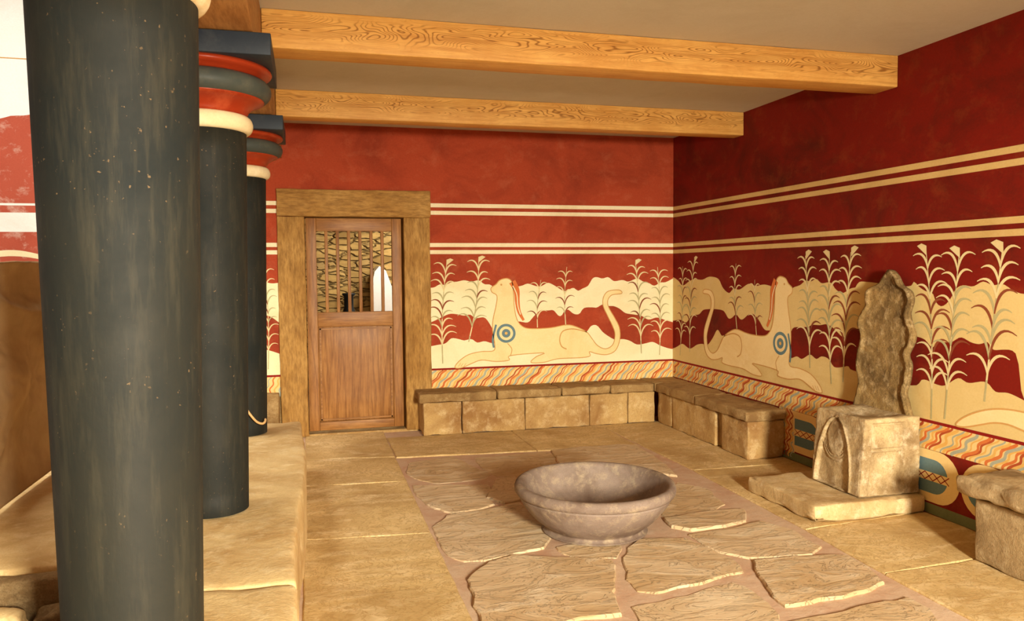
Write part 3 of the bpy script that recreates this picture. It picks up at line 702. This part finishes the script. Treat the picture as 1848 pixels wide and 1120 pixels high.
# ------------------------------------------------------------------ sacking hung at the left
def make_tarp():
    bm = bmesh.new(); NU, NV = 150, 90; g = []
    y0, y1, zt, zb = -4.3, -0.9, 1.485, 0.395
    for j in range(NV+1):
        row = []
        for i in range(NU+1):
            u = i/NU; v = j/NV; y = y0+(y1-y0)*u
            top = zt-0.02*math.sin(u*math.pi*3)
            z = zb+(top-zb)*v
            dd = u*6.0+(1-v)*3.2                         # folds fall diagonally
            fold = 0.065*math.sin(dd*2.1+0.6*noise.noise(Vector((u*3, v*2, 0))))*(1-v*0.75)
            fold += 0.010*noise.fractal(Vector((u*16+v*9, v*7-u*4, 5)), 0.9, 2, 3)+0.02*max(0.0, 1-abs(math.sin(dd*1.3+v*2.0))*5)*(1-v)
            fold += 0.035*noise.fractal(Vector((u*5+v*2, v*2.5-u, 2)), 0.9, 2, 4)
            fold += 0.06*max(0, 1-abs(v-0.86-0.10*math.sin(u*9))*14)*0.6
            row.append(bm.verts.new((-4.84+fold*(0.04+0.96*min(1, v*2.2)), y, z)))
        g.append(row)
    for j in range(NV):
        for i in range(NU): bm.faces.new((g[j][i], g[j][i+1], g[j+1][i+1], g[j+1][i]))
    bm.normal_update()
    o = from_bm('sacking_sheet', bm, 'tarp')
    md = o.modifiers.new('thickness', 'SOLIDIFY'); md.thickness = 0.006
    tag(o, 'brown sacking sheet hanging in folds at the left edge, behind the nearest column', 'cloth')
    bm = bmesh.new(); tube_bm(bm, [(-4.875, -4.35, 1.47), (-4.875, -0.85, 1.47)], 0.014, 10)
    for y in (-4.2, -0.95): tube_bm(bm, [(-4.9, y, 0.36), (-4.9, y, 1.47)], 0.014, 10)
make_tarp()

# ------------------------------------------------------------------ door
dr = empty('door_1', (-3.08, 0, 0), kind='structure')
fy = -0.045
rock('jamb', (-3.745, fy, 0.0), (-3.512, T, 1.925), 'frame_wood', dr, r=0.012, amp=0.004, freq=4, seg=0.08, wear=0.008, seed=21)
rock('jamb', (-2.658, fy, 0.0), (-2.418, T, 1.925), 'frame_wood', dr, r=0.012, amp=0.004, freq=4, seg=0.08, wear=0.008, seed=22)
MAT['lintel_wood'] = wood('weathered_ochre_lintel', S(166, 122, 60), S(104, 66, 26), S(200, 158, 92), 'X', 0.75, 5, 0.25, 0.2)
rock('lintel', (-3.748, fy-0.004, 1.920), (-2.412, T, 2.161), 'lintel_wood', dr, r=0.012, amp=0.004, freq=4, seg=0.08, wear=0.010, seed=23)
lf = empty('door_leaf', (-3.08, 0, 0)); lf.parent = dr; lf.matrix_parent_inverse = dr.matrix_world.inverted()
LX0, LX1, LZ0, LZ1 = -3.508, -2.676, 0.035, 1.912
y0, y1 = 0.0, 0.05
def board(name, a, b, s, mat='door_wood'): return rock(name, a, b, mat, lf, r=0.004, amp=0.001, freq=4, seg=0.2, wear=0.001, seed=s)
board('stile', (LX0, y0, LZ0), (-3.418, y1, LZ1), 1); board('stile', (-2.762, y0, LZ0), (LX1, y1, LZ1), 2)
MAT['rail_wood'] = wood('brown_rail_wood', S(156, 104, 50), S(100, 56, 20), S(184, 136, 80), 'X', 0.42, 7, 0.35, 0.08)
board('rail', (-3.418, y0, 1.797), (-2.762, y1, LZ1), 3, 'rail_wood'); board('rail', (-3.418, y0, 0.955), (-2.762, y1, 1.085), 4, 'rail_wood'); board('rail', (-3.418, y0, LZ0), (-2.762, y1, 0.112), 5, 'rail_wood')
board('panel', (-3.418, y0+0.018, 0.112), (-2.762, y1-0.012, 0.955), 6)
for i in range(6):
    xc = -3.418+(i+1)*0.656/7+0.004*(i-2.5)
    o = rock('bar', (xc-0.014, y0+0.010, 1.07), (xc+0.014, y0+0.038, 1.80), 'door_wood', lf, r=0.003, amp=0.0005, freq=4, seg=0.3, wear=0, seed=30+i)
mbx = MB()
fr = 0.012
for a, b in (((-3.405, y0+.006, .125), (-3.393, y0+.02, .942)), ((-2.787, y0+.006, .125), (-2.775, y0+.02, .942)), ((-3.405, y0+.006, .930), (-2.775, y0+.02, .942)), ((-3.405, y0+.006, .125), (-2.775, y0+.02, .137))): mbx.box(a, b, 'rail_wood')
mbx.build('panel_moulding', lf)

# chamber behind the door
mb = MB(); mb.box((-5.2, 3.2, 0), (-0.6, 3.5, 3.4), 'masonry'); mb.box((-5.2, T, 0), (-5.0, 3.2, 3.4), 'masonry')
mb.box((-1.45, T, 0), (-1.2, 3.2, 3.4), 'masonry'); mb.box((-5.2, T, 2.9), (-0.6, 3.5, 3.1), 'masonry')
tag(mb.build('wall_chamber'), kind='structure')
# whitewashed door reveal with arched top in the chamber
bm = bmesh.new()
def bx(bm, a, b):
    r = bmesh.ops.create_cube(bm, size=1.0)
    for v in r['verts']: v.co = Vector((a[i]+(v.co[i]+0.5)*(b[i]-a[i]) for i in range(3)))
prof = [(-2.72, 0.0), (-2.72, 1.30), (-2.69, 1.44), (-2.63, 1.51), (-2.55, 1.45), (-2.48, 1.25), (-2.44, 0.9), (-2.42, 0.0)]
fv = [bm.verts.new((x, 2.75, z)) for x, z in prof]; bv = [bm.verts.new((x+0.0, 3.19, z)) for x, z in prof]
bm.faces.new(fv); bm.faces.new(bv[::-1])
for i in range(len(prof)): bm.faces.new((fv[i], bv[i], bv[(i+1) % len(prof)], fv[(i+1) % len(prof)]))
bmesh.ops.recalc_face_normals(bm, faces=bm.faces[:])
o = from_bm('whitewashed_pier', bm, 'white', smooth=False); tag(o, 'bright whitewashed pier with rounded shoulder seen through the door bars', 'pier')
prof = [(0, 0), (.10, 0), (.12, .3), (.12, .8), (.07, 0.98), (.055, 1.03), (.055, 1.15), (.075, 1.17), (.075, 1.19), (0, 1.19)]
o = from_bm('black_vessel', lathe_bm(prof, 32, -3.035, 2.3), 'dark'); tag(o, 'dark upright vessel standing in the chamber behind the door bars', 'vessel')

# ------------------------------------------------------------------ stone benches
bb = empty('stone_bench', (-1.4, -0.17, 0), 'long ochre stone bench along the back wall, right of the door', 'bench', 'stone benches along the walls')
BZ = 0.29; BT = 0.372
xs = [-2.545, -2.20, -1.62, -1.00, -0.62, -0.345]
for i in range(len(xs)-1): rock('front_block', (xs[i]+.002, -0.325, 0), (xs[i+1]-.002, -0.008, BZ), 'bench', bb, r=0.010, amp=0.005, freq=6, seg=0.045, wear=0.010, seed=40+i)
xs = [-2.585, -1.88, -1.28, -0.80, -0.36]
for i in range(len(xs)-1): rock('seat_slab', (xs[i]+.002, -0.352, BZ), (xs[i+1]-.002, -0.008, BT), 'bench_slab', bb, r=0.016, amp=0.005, freq=7, seg=0.04, wear=0.014, seed=50+i)
rb = empty('stone_bench', (-0.17, -1.0, 0), 'short ochre stone bench on the right wall, between corner and throne', 'bench', 'stone benches along the walls')
ys = [-1.885, -1.50, -1.40, -0.62, -0.330]
for i in range(len(ys)-1):
    dx = 0.03 if i == 1 else 0.0
    rock('front_block', (-0.325+dx, ys[i]+.002, 0), (-0.008, ys[i+1]-.002, BZ), 'bench' if i != 1 else 'bench_slab', rb, r=0.010, amp=0.005, freq=6, seg=0.045, wear=0.010, seed=60+i)
ys = [-1.91, -1.10, -0.355]
for i in range(len(ys)-1): rock('seat_slab', (-0.358, ys[i]+.002, BZ), (-0.008, ys[i+1]-.002, BT+.004), 'bench_slab', rb, r=0.018, amp=0.006, freq=6, seg=0.04, wear=0.016, seed=70+i)
rock('seat_slab', (-0.358, -0.353, BZ), (-0.008, -0.008, BT+.002), 'bench_slab', rb, r=0.012, amp=0.005, freq=6, seg=0.04, wear=0.010, seed=75)
nb = empty('stone_bench', (-0.2, -5.0, 0), 'grey-ochre stone bench at the right edge, in front of the painted dado', 'bench', 'stone benches along the walls')
rock('front_block', (-0.365, -5.2, 0), (-0.028, -3.965, 0.315), 'near_stone', nb, r=0.014, amp=0.006, freq=5, seg=0.05, wear=0.014, seed=80)
rock('front_block', (-0.365, -6.6, 0), (-0.028, -5.205, 0.315), 'near_stone', nb, r=0.014, amp=0.006, freq=5, seg=0.06, wear=0.014, seed=81)
def nshape(p, n): return Vector((p.x+0.012*noise.noise(Vector((p.y*4, p.z*6, 5))), p.y+0.012*noise.noise(Vector((p.x*5, p.z*6, 9))), p.z))
rock('seat_slab', (-0.415, -5.4, 0.315), (-0.028, -3.87, 0.415), 'near_stone', nb, r=0.035, amp=0.010, freq=7, seg=0.035, wear=0.02, seed=82, shape=nshape)
rock('seat_slab', (-0.415, -6.6, 0.315), (-0.028, -5.405, 0.415), 'near_stone', nb, r=0.035, amp=0.010, freq=7, seg=0.06, wear=0.02, seed=83, shape=nshape)

# ------------------------------------------------------------------ throne on its plinth
tag(rock('plinth', (-0.765, -3.285, 0.0), (-0.010, -2.60, 0.101), 'plinth', None, r=0.012, amp=0.004, freq=5, seg=0.03, wear=0.016, seed=90), 'low pale stone plinth carrying the throne', 'plinth')
th = empty('throne', (-0.25, -3.02, 0.10), 'carved gypsum throne with tall wavy-edged back against the red wall', 'throne')
TX0, TX1, TY0, TY1, TZ0, TZ1 = -0.435, -0.015, -3.245, -2.795, 0.106, 0.565
def sstep(a, b, x):
    t = max(0.0, min(1.0, (x-a)/(b-a))); return t*t*(3-2*t)
def ridge(d, w_): return math.exp(-(d/w_)**2)
def throne_shape(p, n):
    tz = (p.z-TZ0)/(TZ1-TZ0); ty = (p.y-TY0)/(TY1-TY0)        # ty 0 = near side
    x, y, z = p
    if n.x < -0.9:                                            # front: pointed arch, hollowed, with a crescent
        c = 0.56; s = (ty-c); tt = tz
        hw = 0.34*math.sqrt(max(0.0, 1-(tt/0.93)**2.2))*(1+0.05*(1-tt)) if tt < 0.93 else 0
        d = (hw-abs(s))
        ins = 0.018*sstep(-0.005, 0.03, d) if tt < 0.93 else 0
        rd = 0.010*ridge(d-0.0, 0.016) if tt < 0.95 else 0
        # crescents inside the arch
        cr = 0.0
        for rad in (0.21, 0.245, 0.28):
            rr = math.hypot(s*1.05, (tt-0.66)*0.95)
            if tt < 0.68 and d > 0.02: cr += 0.010*ridge(rr-rad, 0.012)
        disk = 0.012*sstep(0.20, 0.17, math.hypot(s*1.05, (tt-0.68)*0.80)) if d > 0.03 else 0
        x += ins-rd-cr-disk
    x += 0.035*(tz-0.1)*max(0.0, min(1.0, (TX1-p.x)/(TX1-TX0)))   # the front leans back a little
    if n.y < -0.9:                                            # side: sunk panel with a cross rail
        tx = (p.x-TX0)/(TX1-TX0); k = 0
        def groove(dd): return 0.020*ridge(dd, 0.012)
        wx = sstep(0.14, 0.17, tx)*sstep(0.72, 0.69, tx); wz = sstep(0.0, 0.03, tz)*sstep(0.95, 0.92, tz)
        k += wx*(groove(tz-0.60)+groove(tz-0.92))+wz*(groove(tx-0.16)+groove(tx-0.70))
        k = min(k, 0.022)+0.014*sstep(0.16, 0.18, tx)*sstep(0.70, 0.68, tx)*sstep(0.58, 0.56, tz)
        y += k
    if n.z > 0.9:                                             # seat hollowed to the body
        tx = (p.x-TX0)/(TX1-TX0)
        z -= 0.035*math.exp(-((ty-0.5)/0.30)**4)*math.exp(-((tx-0.45)/0.36)**4)
    return Vector((x, y, z))
rock('seat_block', (TX0, TY0, TZ0), (TX1, TY1, TZ1), 'throne', th, r=0.014, amp=0.0035, freq=9, seg=0.0062, wear=0.006, seed=91, shape=throne_shape)
# back: outline traced on its own plane, then given its thickness
bo = [(462,690),(470,610),(458,560),(472,510),(480,440),(468,400),(490,350),(496,310),(480,260),(474,220),(488,170),(478,130),(445,105),(425,65),(405,42),(385,38),(365,46),(345,75),(330,98),(285,120),(272,150),(275,190),(250,235),(243,270),(255,310),(252,350),(240,400),(235,450),(248,500),(240,545),(228,600),(230,690)]
def make_back():
    px = [(1440+(x-(16 if x > 380 else 0))/2.333, 470+y/2.333) for x, y in bo]
    P = [at(u, v, 0, -0.080) for u, v in px]; P = [(p[1], p[2]) for p in P]
    # mirror-average is not wanted: the worn outline is uneven
    out = smooth(P, 4, True)
    cy = sum(p[0] for p in out)/len(out)
    out = [(y, max(z, TZ1-0.12)) for y, z in out]
    bm = bmesh.new(); n = len(out)
    # front as rows so the face can be hollowed and roughened
    zs0, zs1 = min(p[1] for p in out), max(p[1] for p in out)
    NR, NC = 90, 34; rows = []
    def span(z):
        xs_ = []
        for i in range(n):
            a, b = out[i], out[(i+1) % n]
            if (a[1]-z)*(b[1]-z) <= 0 and a[1] != b[1]: xs_.append(a[0]+(b[0]-a[0])*(z-a[1])/(b[1]-a[1]))
        return (min(xs_), max(xs_)) if xs_ else None
    for j in range(NR+1):
        z = zs0+1e-4+(zs1-zs0-6e-4)*(1-(1-j/NR)**1.25); s = span(z); rows.append((z, s))
    Fr, Bk = [], []
    for z, (a, b) in rows:
        fr_, bk = [], []
        for i in range(NC+1):
            t = i/NC; tt = 0.5-0.5*math.cos(math.pi*t); y = a+(b-a)*tt
            e = min(y-a, b-y); et = zs1-z
            rim = sstep(0.0, 0.018, min(e, et))
            hollow = 0.016*sstep(0.022, 0.05, min(e, et*0.7))
            x = -0.080+0.010*(1-rim)+hollow+0.005*noise.fractal(Vector((y*14, z*14, 3)), 0.7, 2, 5)+0.003*noise.noise(Vector((y*60, z*60, 1)))
            fr_.append(bm.verts.new((x, y, z))); bk.append(bm.verts.new((-0.044, y, z)))
        Fr.append(fr_); Bk.append(bk)
    for j in range(NR):
        for i in range(NC):
            bm.faces.new((Fr[j][i], Fr[j][i+1], Fr[j+1][i+1], Fr[j+1][i])); bm.faces.new((Bk[j][i], Bk[j+1][i], Bk[j+1][i+1], Bk[j][i+1]))
        bm.faces.new((Fr[j][0], Fr[j+1][0], Bk[j+1][0], Bk[j][0])); bm.faces.new((Fr[j][NC], Bk[j][NC], Bk[j+1][NC], Fr[j+1][NC]))
    for i in range(NC):
        bm.faces.new((Fr[0][i], Bk[0][i], Bk[0][i+1], Fr[0][i+1])); bm.faces.new((Fr[NR][i], Fr[NR][i+1], Bk[NR][i+1], Bk[NR][i]))
    bmesh.ops.recalc_face_normals(bm, faces=bm.faces[:])
    tag(from_bm('backrest', bm, 'throne_back', th), 'tall dark-stained backrest with wavy edges')
make_back()

# ------------------------------------------------------------------ stone basin
BX, BY = -1.975, -3.0
prof = [(0.0, 0.0), (0.275, 0.0), (0.282, 0.012), (0.275, 0.03), (0.30, 0.055), (0.345, 0.10), (0.388, 0.16), (0.416, 0.210), (0.428, 0.240), (0.431, 0.248),
        (0.424, 0.252), (0.440, 0.258), (0.450, 0.276), (0.452, 0.300), (0.445, 0.320), (0.428, 0.328), (0.410, 0.322), (0.398, 0.305), (0.385, 0.26), (0.355, 0.19), (0.30, 0.13), (0.22, 0.09), (0.12, 0.072), (0.0, 0.068)]
o = from_bm('stone_basin', lathe_bm([(r*0.99, z*0.82) for r, z in smooth(prof[:9], 3)[:-1]+prof[8:]], 128, BX, BY, 0.012), 'bowl')
tag(o, 'large round purple-grey stone basin standing on the flagstones', 'basin')
